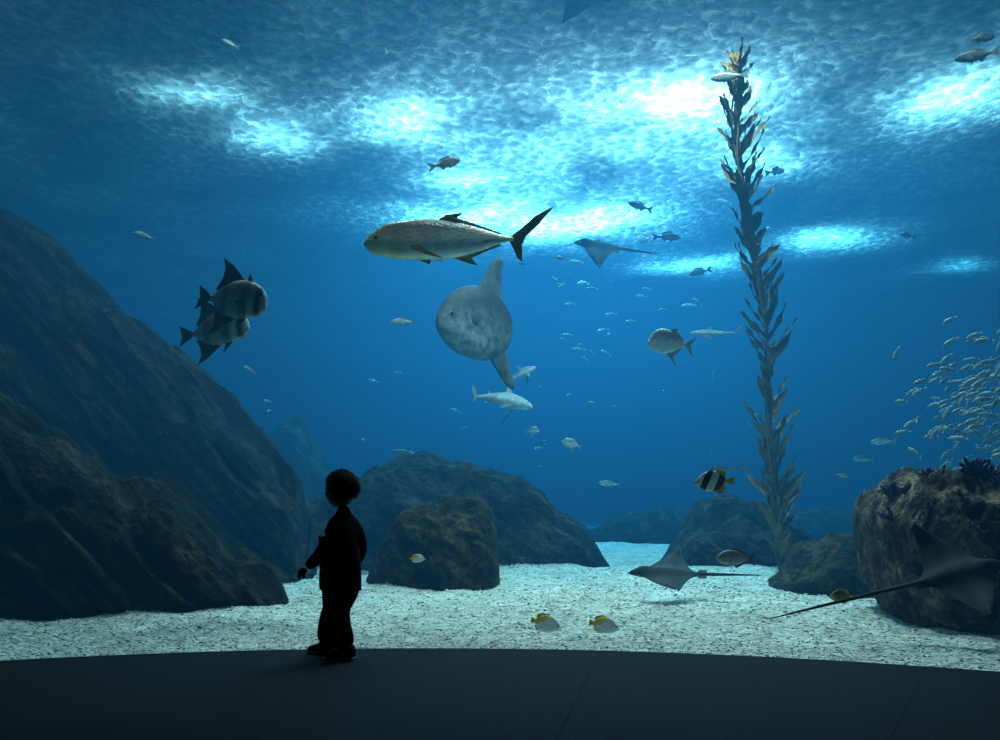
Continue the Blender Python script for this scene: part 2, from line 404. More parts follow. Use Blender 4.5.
RR = rock('coral_rock', [(2.56, 0.3, 6.5, 7.0), (2.60, 0.80, 6.25, 7.5), (2.74, 1.0, 6.0, 7.8), (3.05, 1.06, 5.9, 8.0), (3.5, 1.0, 5.9, 8.0), (4.1, 0.9, 5.9, 7.8), (4.6, 0.6, 6.2, 7.4), (4.9, 0.1, 6.5, 7.0)],
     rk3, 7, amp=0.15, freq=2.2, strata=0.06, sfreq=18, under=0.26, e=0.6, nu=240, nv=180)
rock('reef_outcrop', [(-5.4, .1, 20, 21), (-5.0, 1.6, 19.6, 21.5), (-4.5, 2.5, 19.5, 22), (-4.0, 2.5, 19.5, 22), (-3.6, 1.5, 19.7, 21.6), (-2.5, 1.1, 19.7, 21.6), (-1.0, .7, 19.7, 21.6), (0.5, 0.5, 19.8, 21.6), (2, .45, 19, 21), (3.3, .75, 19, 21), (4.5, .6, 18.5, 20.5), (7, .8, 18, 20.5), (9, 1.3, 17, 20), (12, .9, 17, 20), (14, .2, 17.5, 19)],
     rk, 8, amp=0.25, freq=1.1, strata=0.08, nu=260)

# ------------------------------------------------------------------ corals on right rock
cm = simple_mat('coral_purple', (0.06, 0.035, 0.13), 0.6, (0.012, 0.010, 0.04), 20)
def tuft(v, f, c, R, nb):
    for k in range(nb):
        d = Vector((random.gauss(0, 1), random.gauss(0, 1), abs(random.gauss(0.6, .8)))).normalized()
        L = R*random.uniform(.7, 1.15); rad = R*random.uniform(.10, .16)
        t1 = d.orthogonal().normalized(); t2 = d.cross(t1); base = len(v)
        cur = Vector((random.uniform(-.3, .3), random.uniform(-.3, .3), 0.3))*R
        for s_, rs in ((0, .8), (.4, .9), (.75, 1.1), (.95, .9), (1.02, .3)):
            cc = c + d*L*s_ + cur*s_*s_
            for a in range(6):
                an = a*math.pi/3; v.append(cc + (t1*math.cos(an)+t2*math.sin(an))*rad*rs)
        for s_ in range(4):
            for a in range(6):
                p = base+s_*6; f.append((p+a, p+(a+1) % 6, p+6+(a+1) % 6, p+6+a))
        f.append(tuple(base+24+a for a in range(6)))
v = []; f = []
import mathutils.bvhtree as bvht
bpy.context.view_layer.update()
tree = bvht.BVHTree.FromObject(RR, bpy.context.evaluated_depsgraph_get())
rc = random.Random(12)
for x, y, R, cnt in [(2.70, 6.6, .08, 3), (2.86, 6.6, .06, 2), (3.0, 6.4, .09, 5), (3.15, 6.45, .08, 5), (3.35, 6.4, .07, 4), (3.25, 6.3, .06, 3)]:
    for k in range(cnt):
        xx, yy = x+rc.gauss(0, .07), y+rc.gauss(0, .12)
        hit = tree.ray_cast(Vector((xx, yy, 3)), Vector((0, 0, -1)))
        if hit[0]: tuft(v, f, hit[0]-Vector((0, 0, .01)), R*rc.uniform(.7, 1.1), 22)
for px_, pz_ in [(2.70, .74), (2.84, .78), (3.05, .74), (3.2, .66)]:
    hit = tree.ray_cast(Vector((px_, 3, pz_)), Vector((0, 1, 0)))
    if hit[0]: tuft(v, f, hit[0], .04, 18)
mesh_obj('soft_coral', v, f, [cm])

# ------------------------------------------------------------------ kelp
km = simple_mat('kelp_blade', (0.34, 0.20, 0.06), 0.75, (0.13, 0.085, 0.03), 6, spec=.1)
ks = simple_mat('kelp_stipe', (0.20, 0.13, 0.05), 0.7)
KY = 11.4
path = crom([(3.19, KY, -0.05), (3.16, KY, .8), (3.08, KY, 1.7), (3.03, KY, 2.74), (2.87, KY, 3.67), (2.76, KY, 4.5), (2.70, KY, 5.2), (2.73, KY, 5.80)], 140)
path = [Vector(p) for p in path]
v = []; f = []; fmi = []
def tube(v, f, fmi, pts, rads, mi, ns=7):
    base = len(v)
    for i, p in enumerate(pts):
        d = (pts[min(i+1, len(pts)-1)]-pts[max(i-1, 0)]).normalized()
        a = d.orthogonal().normalized(); b_ = d.cross(a)
        for k in range(ns):
            an = 2*math.pi*k/ns; v.append(p+(a*math.cos(an)+b_*math.sin(an))*rads[i])
    for i in range(len(pts)-1):
        for k in range(ns):
            p = base+i*ns; f.append((p+k, p+(k+1) % ns, p+ns+(k+1) % ns, p+ns+k)); fmi.append(mi)
tube(v, f, fmi, path, [0.018]*len(path), 1)
tube(v, f, fmi, [p+Vector((.05*math.sin(i*.11), .05*math.cos(i*.09), 0)) for i, p in enumerate(path)], [0.012]*len(path), 1)
tube(v, f, fmi, [p+Vector((.06*math.sin(i*.08+2), .05*math.cos(i*.1), 0)) for i, p in enumerate(path)], [0.012]*len(path), 1)
def blade(p0, az, elev, L, W, tw):
    d = Vector((math.cos(az)*math.cos(elev), math.sin(az)*math.cos(elev), math.sin(elev)))
    side = d.cross(Vector((0, 0, 1))).normalized(); nn = side.cross(d)
    side = (side*math.cos(tw)+nn*math.sin(tw)); nn = d.cross(side)
    base = len(v); K = 11; ph = random.uniform(0, 6)
    cur = p0.copy(); dd = d.copy()
    for i in range(K+1):
        t = i/K
        wv = W*max(.04, math.sin(math.pi*t**.75))**.8
        for s_ in (-1, -.5, 0, .5, 1):
            v.append(cur + side*wv*s_*.5 + nn*(0.014*math.sin(t*14+ph+s_*1.5)*abs(s_) - .012*abs(s_)))
        cur = cur + dd*L/K
        dd = (dd + Vector((0, 0, 0.05)) + side*0.04*math.sin(ph)).normalized()
    for i in range(K):
        for k in range(4):
            p = base+i*5+k; f.append((p, p+1, p+6, p+5)); fmi.append(0)
    tube(v, f, fmi, [p0-d*.03, p0, p0+d*.03, p0+d*.06], [.006, .016, .016, .006], 1, 6)
for i in range(3, 139):
    t = i/139
    az = (0 if i % 2 else math.pi) + 1.1*math.sin(i*.17) + random.uniform(-.6, .6)
    L = random.uniform(.36, .50)
    if t > .88: L *= .7
    blade(path[i], az, random.uniform(.55, 1.05), L, random.uniform(.08, .12), random.uniform(-1.4, .4) if i % 2 else random.uniform(-.4, 1.4))
for i in range(26):
    blade(path[random.randint(6, 26)], random.uniform(0, 6.3), random.uniform(.3, 1.0), random.uniform(.28, .40), .085, random.uniform(-1, 1))
mesh_obj('giant_kelp', v, f, [km, ks], fmat=fmi)

# ------------------------------------------------------------------ fish materials
def fish_mat(name, back, belly, bars=None, ang=0.0, rough=0.35, zc=0.0, zs=12, metal=0.15, spots=0.0):
    m, nt, out = newmat(name)
    b = N(nt, 'ShaderNodeBsdfPrincipled'); b.inputs['Roughness'].default_value = rough
    b.inputs['Metallic'].default_value = metal
    tc = N(nt, 'ShaderNodeTexCoord'); sp = N(nt, 'ShaderNodeSeparateXYZ')
    nt.links.new(tc.outputs['Object'], sp.inputs[0])
    z = N(nt, 'ShaderNodeMath', operation='MULTIPLY_ADD'); z.inputs[1].default_value = zs; z.inputs[2].default_value = 0.5-zc*zs
    nt.links.new(sp.outputs['Z'], z.inputs[0])
    r = ramp(nt, [(0.0, belly), (0.35, belly), (0.9, back)])
    nt.links.new(z.outputs[0], r.inputs['Fac']); col = r.outputs[0]
    nz = N(nt, 'ShaderNodeTexNoise', i_Scale=14.0, i_Detail=5.0); nt.links.new(tc.outputs['Object'], nz.inputs['Vector'])
    rn = ramp(nt, [(0.3, (0.7-spots,)*3), (0.65, (1.05, 1.05, 1.05))]); nt.links.new(nz.outputs['Fac'], rn.inputs['Fac'])
    if bars:
        c1 = N(nt, 'ShaderNodeMath', operation='MULTIPLY'); c1.inputs[1].default_value = math.cos(ang)
        c2 = N(nt, 'ShaderNodeMath', operation='MULTIPLY_ADD'); c2.inputs[1].default_value = math.sin(ang)
        nt.links.new(sp.outputs['X'], c1.inputs[0]); nt.links.new(sp.outputs['Z'], c2.inputs[0]); nt.links.new(c1.outputs[0], c2.inputs[2])
        c3 = N(nt, 'ShaderNodeMath', operation='ADD'); c3.inputs[1].default_value = 0.5; nt.links.new(c2.outputs[0], c3.inputs[0])
        rb = ramp(nt, bars, 'LINEAR'); nt.links.new(c3.outputs[0], rb.inputs['Fac'])
        mm = N(nt, 'ShaderNodeMix', data_type='RGBA', blend_type='MULTIPLY'); mm.inputs[0].default_value = 1
        nt.links.new(col, mm.inputs[6]); nt.links.new(rb.outputs[0], mm.inputs[7]); col = mm.outputs[2]
    mu = N(nt, 'ShaderNodeMix', data_type='RGBA', blend_type='MULTIPLY'); mu.inputs[0].default_value = 1
    nt.links.new(col, mu.inputs[6]); nt.links.new(rn.outputs[0], mu.inputs[7])
    nt.links.new(mu.outputs[2], b.inputs['Base Color'])
    vo = N(nt, 'ShaderNodeTexVoronoi', i_Scale=70.0); nt.links.new(tc.outputs['Object'], vo.inputs['Vector'])
    bp = N(nt, 'ShaderNodeBump', i_Strength=0.25, i_Distance=0.01); nt.links.new(vo.outputs['Distance'], bp.inputs['Height'])
    nt.links.new(bp.outputs[0], b.inputs['Normal'])
    nt.links.new(b.outputs[0], out.inputs['Surface'])
    return m
eye_m = simple_mat('fish_eye', (0.01, 0.01, 0.01), 0.15, spec=0.8)
eye_r = simple_mat('fish_eye_ring', (0.35, 0.33, 0.25), 0.3)

def ring_body(prof, n=40, ns=20):
    v = []; f = []
    rows = crom(prof, n)
    for (x, t, bt, wd) in rows:
        wd = max(wd, .001); zc = (t+bt)/2; hz = max((t-bt)/2, .001)
        for k in range(ns):
            a = 2*math.pi*k/ns
            c, s = math.cos(a), math.sin(a)
            v.append(Vector((x, wd*math.copysign(abs(c)**.9, c), zc+hz*s)))
    for i in range(n-1):
        for k in range(ns):
            f.append((i*ns+k, i*ns+(k+1) % ns, (i+1)*ns+(k+1) % ns, (i+1)*ns+k))
    f.append(tuple(range(ns))[::-1]); f.append(tuple((n-1)*ns+k for k in range(ns)))
    return v, f

def fish_mesh(name, prof, fins, mats, eye=(.41, .02, .035), er=.012, pect=None, bend=0.0):
    v, f = ring_body(prof); mi = [0]*len(f)
    for slot, pts in fins:
        base = len(v); th = 0.0035
        if len(pts) == 0: continue
        for s_ in (-1, 1):
            for (x, z) in pts: v.append(Vector((x, s_*th*.5, z)))
        k = len(pts)
        f.append(tuple(base+i for i in range(k))); f.append(tuple(base+k+i for i in range(k))[::-1]); mi += [slot, slot]
        for i in range(k):
            f.append((base+i, base+(i+1) % k, base+k+(i+1) % k, base+k+i)); mi.append(slot)
    if pect:
        px_, py_, pz_, pts, splay = pect
        for s_ in (-1, 1):
            base = len(v)
            for (dx, dz) in pts:
                v.append(Vector((px_+dx, s_*(py_+abs(dx)*splay), pz_+dz)))
            f.append(tuple(base+i for i in range(len(pts)))); mi.append(1)
    ex_, ey_, ez_ = eye
    for s_ in (-1, 1):
        for rad, off, slot in ((er*1.5, 0, 4), (er, er*.75, 3)):
            base = len(v); nu_, nv_ = 10, 6
            for j in range(nv_+1):
                ph = math.pi*j/nv_
                for i in range(nu_):
                    th = 2*math.pi*i/nu_
                    v.append(Vector((ex_+rad*math.sin(ph)*math.cos(th), s_*(ey_+off)+rad*.6*math.cos(ph), ez_+rad*math.sin(ph)*math.sin(th))))
            for j in range(nv_):
                for i in range(nu_):
                    f.append((base+j*nu_+i, base+j*nu_+(i+1) % nu_, base+(j+1)*nu_+(i+1) % nu_, base+(j+1)*nu_+i)); mi.append(slot)
    for p in v:
        if p.x < .15: p.y += bend*(.15-p.x)**2
    me = bpy.data.meshes.new(name)
    me.from_pydata([tuple(p) for p in v], [], f)
    allm = list(mats)
    while len(allm) < 3: allm.append(allm[-1])
    for m in allm+[eye_m, eye_r]: me.materials.append(m)
    me.polygons.foreach_set('material_index', mi)
    sm = [m_ in (0, 3, 4) for m_ in mi]
    me.polygons.foreach_set('use_smooth', sm); me.update()
    return me

def place(name, me, loc, L, yaw=180, pitch=0, roll=0, sc=(1, 1, 1)):
    o = link(bpy.data.objects.new(name, me)); o.location = loc
    o.scale = (L*sc[0], L*sc[1], L*sc[2])
    o.rotation_euler = (math.radians(roll), math.radians(-pitch), math.radians(yaw))
    return o

# crevalle jack
jb = fish_mat('jack_body', (0.16, 0.18, 0.15), (0.95, 0.94, 0.82), zs=8, zc=0.02,
              bars=[(0.0, (1.0, .8, .3)), (.3, (1, 1, 1)), (.62, (1, 1, 1)), (.8, (1, .88, .6)), (1, (1, .8, .45))])
jf = simple_mat('jack_fin', (0.60, 0.42, 0.06), 0.4, (0.22, 0.16, 0.04))
jt = simple_mat('jack_tail', (0.22, 0.18, 0.06), 0.4, (0.06, 0.055, 0.03))
jack_prof = [(.5, -.012, -.022, .004), (.485, .012, -.045, .018), (.45, .045, -.07, .034), (.38, .085, -.088, .048), (.27, .108, -.10, .058), (.12, .112, -.102, .060), (-.03, .09, -.085, .05), (-.15, .055, -.05, .034), (-.24, .024, -.02, .018), (-.30, .012, -.010, .012)]
jack_fins = [(2, [(-.28, .012), (-.335, .05), (-.42, .12), (-.515, .165), (-.43, .07), (-.365, .012), (-.345, -.03), (-.345, -.12), (-.32, -.10), (-.30, -.05), (-.28, -.012)]),
             (2, [(.10, .108), (.06, .135), (-.03, .145), (.0, .118), (-.10, .085), (-.24, .032), (-.22, .02), (0, .08)]),
             (1, [(.03, -.09), (-.04, -.115), (-.11, -.135), (-.075, -.095), (-.14, -.065), (-.24, -.028), (-.2, -.02), (0, -.07)]),
             (1, [(.22, -.098), (.15, -.125), (.14, -.10)])]
jack = fish_mesh('crevalle_jack', jack_prof, jack_fins, [jb, jf, jt], eye=(.432, .027, .012), er=.011,
                 pect=(.27, .052, -.03, [(0, .012), (-.06, .0), (-.14, -.045), (-.20, -.075), (-.12, -.055), (-.03, -.025)], .12), bend=.25)
place('crevalle_jack', jack, (-.30, 7.0, 2.615), 1.30, yaw=184, pitch=-1, roll=-6)

# ocean sunfish
mb = fish_mat('sunfish_skin', (0.07, 0.08, 0.08), (0.50, 0.52, 0.50), zs=1.8, zc=-.06, rough=.6, metal=0, spots=.4,
              bars=[(0, (.25,)*3), (.3, (.45,)*3), (.6, (.85,)*3), (1, (1, 1, 1))])
mf = simple_mat('sunfish_fin', (0.15, 0.17, 0.17), 0.6, (0.06, 0.07, 0.075), 10)
mola_prof = [(.50, .0, -.03, .02), (.485, .05, -.07, .05), (.44, .12, -.14, .085), (.34, .215, -.23, .115), (.18, .30, -.30, .13), (0.0, .33, -.335, .12), (-.16, .32, -.32, .095), (-.28, .285, -.28, .06), (-.37, .22, -.22, .03), (-.44, .12, -.12, .014), (-.47, .03, -.03, .006)]
mola = fish_mesh('sunfish', mola_prof, [], [mb, mf], eye=(.36, .098, .06), er=.015,
                 pect=(.14, .128, -.0, [(0, .03), (-.06, .06), (-.12, .05), (-.13, .0), (-.06, -.03), (0, -.02)], .35))
def thick_fin(me, base_c, tip_c, cb, ct, th, slot, steps=10, sweep=0.0):
    bm = bmesh.new(); bm.from_mesh(me)
    rings = []
    for i in range(steps+1):
        t = i/steps
        ch = cb+(ct-cb)*t**.8; c = Vector(base_c).lerp(Vector(tip_c), t); c.x -= sweep*t*t
        if i == steps: ch *= .35
        row = []
        for k in range(10):
            a = 2*math.pi*k/10
            row.append(bm.verts.new((c.x+ch*.5*math.cos(a), th*(1-.7*t)*.5*math.sin(a), c.z)))
        rings.append(row)
    for i in range(steps):
        for k in range(10):
            fc = bm.faces.new((rings[i][k], rings[i][(k+1) % 10], rings[i+1][(k+1) % 10], rings[i+1][k])); fc.material_index = slot; fc.smooth = True
    fc = bm.faces.new(rings[-1]); fc.material_index = slot
    bm.to_mesh(me); bm.free()
thick_fin(mola, (-.18, 0, .20), (-.38, 0, .59), .42, .12, .06, 1, sweep=.05)
thick_fin(mola, (-.18, 0, -.20), (-.32, 0, -.60), .34, .10, .06, 1, sweep=.02)
place('ocean_sunfish', mola, (-.26, 11.0, 2.75), 1.02, yaw=214, pitch=-6, roll=6, sc=(1, 1, 1.24))

# spadefish
sb = fish_mat('spadefish_body', (0.26, 0.26, 0.23), (0.52, 0.52, 0.46), zs=3,
              bars=[(0.0, (.4,)*3), (.17, (.4,)*3), (.2, (1, 1, 1)), (.33, (1, 1, 1)), (.37, (.6,)*3), (.43, (.6,)*3), (.47, (1, 1, 1)), (.62, (1, 1, 1)), (.66, (.5,)*3), (.74, (.5,)*3), (.77, (1.2,)*3), (.84, (1.2,)*3), (.87, (.3,)*3), (.92, (.3,)*3), (.95, (1, 1, 1))])
sf = simple_mat('spadefish_fin', (0.22, 0.22, 0.20), 0.5, (0.10, 0.10, 0.09))
sp_prof = [(.5, -.05, -.08, .01), (.49, .01, -.12, .03), (.46, .12, -.16, .05), (.38, .23, -.21, .065), (.24, .30, -.255, .07), (.06, .31, -.27, .065), (-.1, .24, -.22, .045), (-.22, .13, -.12, .028), (-.30, .055, -.05, .015), (-.34, .045, -.04, .01)]
sp_fins = [(1, [(-.32, .045), (-.42, .12), (-.52, .19), (-.475, 0), (-.52, -.18), (-.42, -.12), (-.32, -.04)]),
           (1, [(.14, .29), (.04, .40), (-.08, .52), (-.24, .62), (-.19, .46), (-.20, .32), (-.27, .14), (-.2, .11), (-.05, .2)]),
           (1, [(.12, -.25), (.0, -.36), (-.12, -.47), (-.26, -.56), (-.20, -.40), (-.21, -.28), (-.27, -.12), (-.2, -.1), (-.05, -.18)]),
           (1, [(.26, .28), (.18, .42), (.16, .29)]), (1, [(.28, -.23), (.12, -.42), (.16, -.25)])]
spade = fish_mesh('spadefish', sp_prof, sp_fins, [sb, sf], eye=(.42, .05, .045), er=.017,
                  pect=(.22, .074, -.03, [(0, .02), (-.07, .0), (-.12, -.05), (-.07, -.05), (0, -.02)], .3))
place('atlantic_spadefish', spade, (-1.74, 6.5, 2.10), .53, yaw=-20, pitch=-8, roll=-8, sc=(1, 1, .84))
place('atlantic_spadefish', spade, (-1.97, 6.9, 1.97), .55, yaw=-18, pitch=6, roll=-6, sc=(1, 1, .74))

# lookdown
lb = fish_mat('silver_body', (0.40, 0.46, 0.46), (0.90, 0.93, 0.88), zs=4, metal=.1)
lf = simple_mat('silver_fin', (0.40, 0.46, 0.44), 0.5)
ld_prof = [(.5, -.06, -.08, .01), (.48, .0, -.12, .03), (.43, .12, -.17, .045), (.32, .20, -.21, .055), (.12, .22, -.22, .055), (-.06, .17, -.17, .04), (-.2, .075, -.075, .02), (-.3, .025, -.025, .01)]
ld_fins = [(1, [(-.28, .02), (-.38, .1), (-.5, .2), (-.42, .05), (-.385, 0), (-.42, -.05), (-.5, -.2), (-.38, -.1), (-.28, -.02)]),
           (1, [(.08, .21), (.0, .26), (-.10, .27), (-.06, .22), (-.2, .12), (-.25, .05), (-.1, .12)]),
           (1, [(.06, -.21), (-.03, -.27), (-.2, -.42), (-.1, -.24), (-.2, -.12), (-.25, -.05), (-.1, -.12)])]
look = fish_mesh('lookdown', ld_prof, ld_fins, [lb, lf], eye=(.40, .04, .03), er=.016, bend=.3)
place('lookdown_fish', look, (1.37, 8.0, 2.06), .38, yaw=188, pitch=8, roll=-14, sc=(1, 1, 1.15))

# bannerfish
W_, K_, Y_ = (1, 1, 1), (.015, .015, .015), (1, .62, .04)
bb = fish_mat('bannerfish_body', (.85, .85, .8), (.85, .85, .8), ang=.35, metal=0,
              bars=[(0, Y_), (.26, Y_), (.28, K_), (.44, K_), (.46, W_), (.62, W_), (.64, K_), (.78, K_), (.80, W_), (.93, W_), (.95, K_), (1, K_)])
by = simple_mat('banner_yellow', (.8, .5, .03), .5)
bwht = simple_mat('banner_white', (.95, .95, .9), .5)
bn_prof = [(.5, -.02, -.05, .008), (.46, .02, -.07, .025), (.40, .10, -.12, .04), (.28, .23, -.22, .055), (.12, .30, -.28, .06), (-.05, .28, -.26, .05), (-.18, .18, -.17, .03), (-.27, .07, -.07, .015), (-.31, .05, -.05, .01)]
bn_fins = [(1, [(-.30, .05), (-.42, .10), (-.5, .11), (-.48, 0), (-.5, -.11), (-.42, -.10), (-.3, -.05)]),
           (1, [(.0, .28), (-.12, .34), (-.26, .28), (-.29, .12), (-.2, .12)]),
           (1, [(.0, -.26), (-.12, -.36), (-.24, -.3), (-.29, -.12), (-.2, -.12)]),
           (2, [(.16, .28), (.12, .37), (.02, .42), (-.3, .40), (-.8, .33), (-1.2, .29), (-.8, .295), (-.3, .345), (.0, .35), (.04, .28)])]
ban = fish_mesh('bannerfish', bn_prof, bn_fins, [bb, by, bwht], eye=(.40, .038, .02), er=.016)
place('pennant_bannerfish', ban, (1.275, 5.95, .91), .25, yaw=184, pitch=-2, roll=-8, sc=(1, 1, .85))

# butterflyfish
fb_t = fish_mat('butterfly_body', (.95, .95, .9), (.95, .95, .92), ang=2.2, metal=0,
              bars=[(0, W_), (.52, W_), (.60, (1, .85, .3)), (.68, Y_), (1, Y_)])
bbk = simple_mat('butterfly_fin', (.85, .55, .03), .5)
bf_prof = [(.5, -.03, -.05, .008), (.46, .01, -.075, .022), (.38, .10, -.13, .04), (.26, .20, -.19, .055), (.1, .25, -.235, .06), (-.08, .24, -.23, .05), (-.2, .17, -.16, .03), (-.29, .07, -.07, .012), (-.33, .055, -.055, .01)]
bf_fins = [(1, [(-.32, .055), (-.38, .08), (-.43, .09), (-.42, 0), (-.43, -.09), (-.38, -.08), (-.32, -.055)]),
           (1, [(.2, .225), (.05, .275), (-.12, .28), (-.26, .22), (-.31, .12), (-.2, .12)]),
           (0, [(.05, -.225), (-.12, -.265), (-.25, -.21), (-.30, -.11), (-.2, -.12)])]
btf = fish_mesh('butterflyfish', bf_prof, bf_fins, [fb_t, bbk, bwht], eye=(.40, .038, .01), er=.02)
place('butterflyfish', btf, (.262, 5.8, .085), .20, yaw=-14, pitch=-12, roll=-16)
place('butterflyfish', btf, (.60, 5.8, .075), .195, yaw=-6, pitch=-10, roll=-16)
place('butterflyfish', btf, (-.59, 7.1, .385), .12, yaw=12, pitch=0)
fb2 = fish_mat('raccoon_body', (.30, .22, .06), (.35, .26, .06), ang=-.5, metal=0,
               bars=[(0, (1, .8, .2)), (.2, (1, .8, .2)), (.35, (.4, .4, .3)), (.7, (.4, .4, .35)), (.85, (2, 1.6, .6)), (1, (.6, .5, .3))])
rac = fish_mesh('raccoon_fish', bf_prof, bf_fins, [fb2, bbk], eye=(.40, .038, .01), er=.02)
place('raccoon_butterflyfish', rac, (2.03, 5.95, .225), .16, yaw=190, pitch=5)

# surgeonfish
gb = fish_mat('surgeon_body', (.16, .16, .15), (.48, .45, .42), zs=3, metal=0)
gfm = simple_mat('surgeon_fin', (.20, .20, .20), .5)
sg_prof = [(.5, -.03, -.05, .01), (.47, .03, -.08, .03), (.4, .11, -.13, .045), (.26, .19, -.18, .06), (.08, .21, -.2, .06), (-.1, .16, -.16, .045), (-.23, .07, -.07, .02), (-.31, .03, -.03, .01)]
sg_fins = [(1, [(-.3, .03), (-.40, .13), (-.5, .2), (-.44, 0), (-.5, -.2), (-.40, -.13), (-.3, -.03)]),
           (1, [(.24, .18), (.1, .26), (-.1, .25), (-.26, .13), (-.24, .06)]), (1, [(.1, -.19), (-.05, -.25), (-.24, -.14), (-.24, -.06)])]
sg = fish_mesh('surgeonfish', sg_prof, sg_fins, [gb, gfm], eye=(.40, .045, .04), er=.018)
place('surgeonfish', sg, (1.46, 6.2, .44), .24, yaw=176, pitch=2, roll=12)

# background fishes
tb = fish_mat('bream_body', (.26, .32, .34), (.75, .82, .80), zs=6, metal=.1)
tf = simple_mat('bream_fin', (.28, .34, .34), .6)
tr_prof = [(.5, -.01, -.02, .006), (.46, .04, -.055, .03), (.36, .10, -.10, .05), (.18, .135, -.125, .055), (0, .115, -.11, .05), (-.16, .06, -.06, .03), (-.28, .025, -.025, .012)]
tr_fins = [(1, [(-.26, .02), (-.38, .09), (-.5, .15), (-.42, .02), (-.42, -.02), (-.5, -.15), (-.38, -.09), (-.26, -.02)]),
           (1, [(.24, .12), (.15, .19), (-.1, .15), (-.2, .07), (0, .1)]), (1, [(0, -.1), (-.06, -.16), (-.18, -.07)]), (1, [(.2, -.12), (.12, -.17), (.12, -.12)])]
bream = fish_mesh('sea_bream', tr_prof, tr_fins, [tb, tf], eye=(.41, .042, .02), er=.015,
                  pect=(.24, .055, -.03, [(0, .01), (-.1, -.02), (-.14, -.06), (-.06, -.05), (0, -.02)], .3), bend=.3)
db = fish_mat('dark_bream_body', (.08, .10, .11), (.28, .32, .33), zs=6, metal=.1)
dbream = fish_mesh('dark_bream', tr_prof, tr_fins, [db, tf], eye=(.41, .042, .02), er=.015,
                  pect=(.24, .055, -.03, [(0, .01), (-.1, -.02), (-.14, -.06), (-.06, -.05), (0, -.02)], .3), bend=.3)
kb = fish_mat('shark_body', (.28, .33, .35), (.85, .90, .88), zs=14, zc=.01, rough=.6, metal=0)
kf = simple_mat('shark_fin', (.42, .48, .48), .6)
sh_prof = [(.5, .0, -.01, .01), (.47, .02, -.025, .03), (.4, .042, -.04, .048), (.28, .062, -.055, .058), (.12, .07, -.062, .06), (-.05, .052, -.045, .042), (-.2, .03, -.024, .022), (-.33, .016, -.012, .01), (-.38, .012, -.01, .008)]
sh_fins = [(1, [(-.34, .012), (-.40, .05), (-.48, .12), (-.53, .15), (-.50, .08), (-.44, .03), (-.40, -.01), (-.42, -.055), (-.36, -.02)]),
           (1, [(.16, .065), (.09, .13), (.035, .155), (.05, .10), (.04, .06)]), (1, [(-.16, .035), (-.2, .065), (-.22, .06), (-.21, .025)]),
           (1, [(-.14, -.03), (-.19, -.065), (-.21, -.06), (-.19, -.02)])]
shark = fish_mesh('shark', sh_prof, sh_fins, [kb, kf], eye=(.42, .04, .01), er=.008,
                  pect=(.24, .05, -.03, [(0, .0), (-.04, -.05), (-.12, -.13), (-.14, -.12), (-.09, -.02)], .9), bend=.4)
place('reef_shark', shark, (.0, 11.6, 1.98), .80, yaw=-10, pitch=-16, roll=-25, sc=(1, 1.4, 1.7))
place('reef_shark', shark, (.25, 12.5, 2.37), .46, yaw=15, pitch=25, roll=-20, sc=(1, 1.4, 1.8))
place('reef_shark', shark, (-1.2, 13.5, 1.42), .62, yaw=150, pitch=10)

def bg(name, me, px, pz, d, L, yaw, pitch=0, roll=0):
    place(name, me, (px, d, pz), L, yaw, pitch, roll)
bg('sea_bream', dbream, -.47, 3.66, 8.5, .30, 25, 20, 10)
bg('sea_bream', bream, -3.55, 3.44, 10, .22, 200, 15)
bg('sea_bream', bream, -.96, 2.58, 10, .26, 190, 0)
bg('lookdown_fish', look, .87, 1.47, 12, .26, 160, 20)
bg('lookdown_fish', look, .42, 1.7, 13, .22, 30, 10)
bg('sea_bream', bream, 1.43, 1.01, 13, .30, 185, 5)
bg('sea_bream', dbream, 2.30, 5.03, 10, .38, 170, 0, 10)
bg('sea_bream', dbream, 4.30, 4.80, 9, .40, 170, -5)
bg('sea_bream', dbream, 4.42, 5.05, 9.2, .30, 10, 10)
bg('sea_bream', bream, 3.86, 5.4, 14, .36, 30, 15)
bg('sea_bream', bream, 5.7, 4.5, 14, .28, 200, 5)
bg('barracuda', shark, 2.70, 2.90, 12.6, .62, 185, 0)
bg('sea_bream', dbream, 2.5, 4.75, 15, .45, 10, 0)
bg('sea_bream', dbream, 2.1, 5.2, 15, .4, 195, 15)
bg('sea_bream', dbream, 3.2, 4.45, 16, .4, 195, -15)
bg('sea_bream', bream, 2.4, 5.1, 16.5, .45, 120, 10)
bg('sea_bream', bream, 3.0, 1.02, 8.8, .14, 10, -10)
bg('sea_bream', bream, 4.6, 1.5, 12, .3, 175, 0)
bg('sea_bream', bream, 4.9, 1.35, 13.5, .3, 190, 5)
bg('sea_bream', bream, -2.75, 5.45, 10.2, .2, 200, 20)
bg('sea_bream', bream, -2.5, 2.1, 10, .14, 200, 30)

def school(name, me, n, cen, spread, L, yaw, ysp=25, psp=15, seed=1, pm=0):
    rnd = random.Random(seed); V = []; F = []; MI = []
    bv = [v_.co.copy() for v_ in me.vertices]; bfc = [tuple(p.vertices) for p in me.polygons]; bmi = [p.material_index for p in me.polygons]
    for i in range(n):
        c = Vector(cen)+Vector((rnd.gauss(0, 1)*spread[0], rnd.gauss(0, 1)*spread[1], rnd.gauss(0, 1)*spread[2]))
        M = Matrix.Translation(c) @ Euler((0, math.radians(rnd.gauss(pm, psp)), math.radians(rnd.gauss(yaw, ysp)))).to_matrix().to_4x4() @ Matrix.Scale(L*rnd.uniform(.75, 1.2), 4)
        b0 = len(V); V += [M @ q for q in bv]; F += [tuple(b0+i_ for i_ in fc) for fc in bfc]; MI += bmi
    return mesh_obj(name, V, F, list(me.materials), fmat=MI)
lo = fish_mesh('school_fish', tr_prof, tr_fins[:2], [tb, tf], eye=(.41, .042, .02), er=.015)
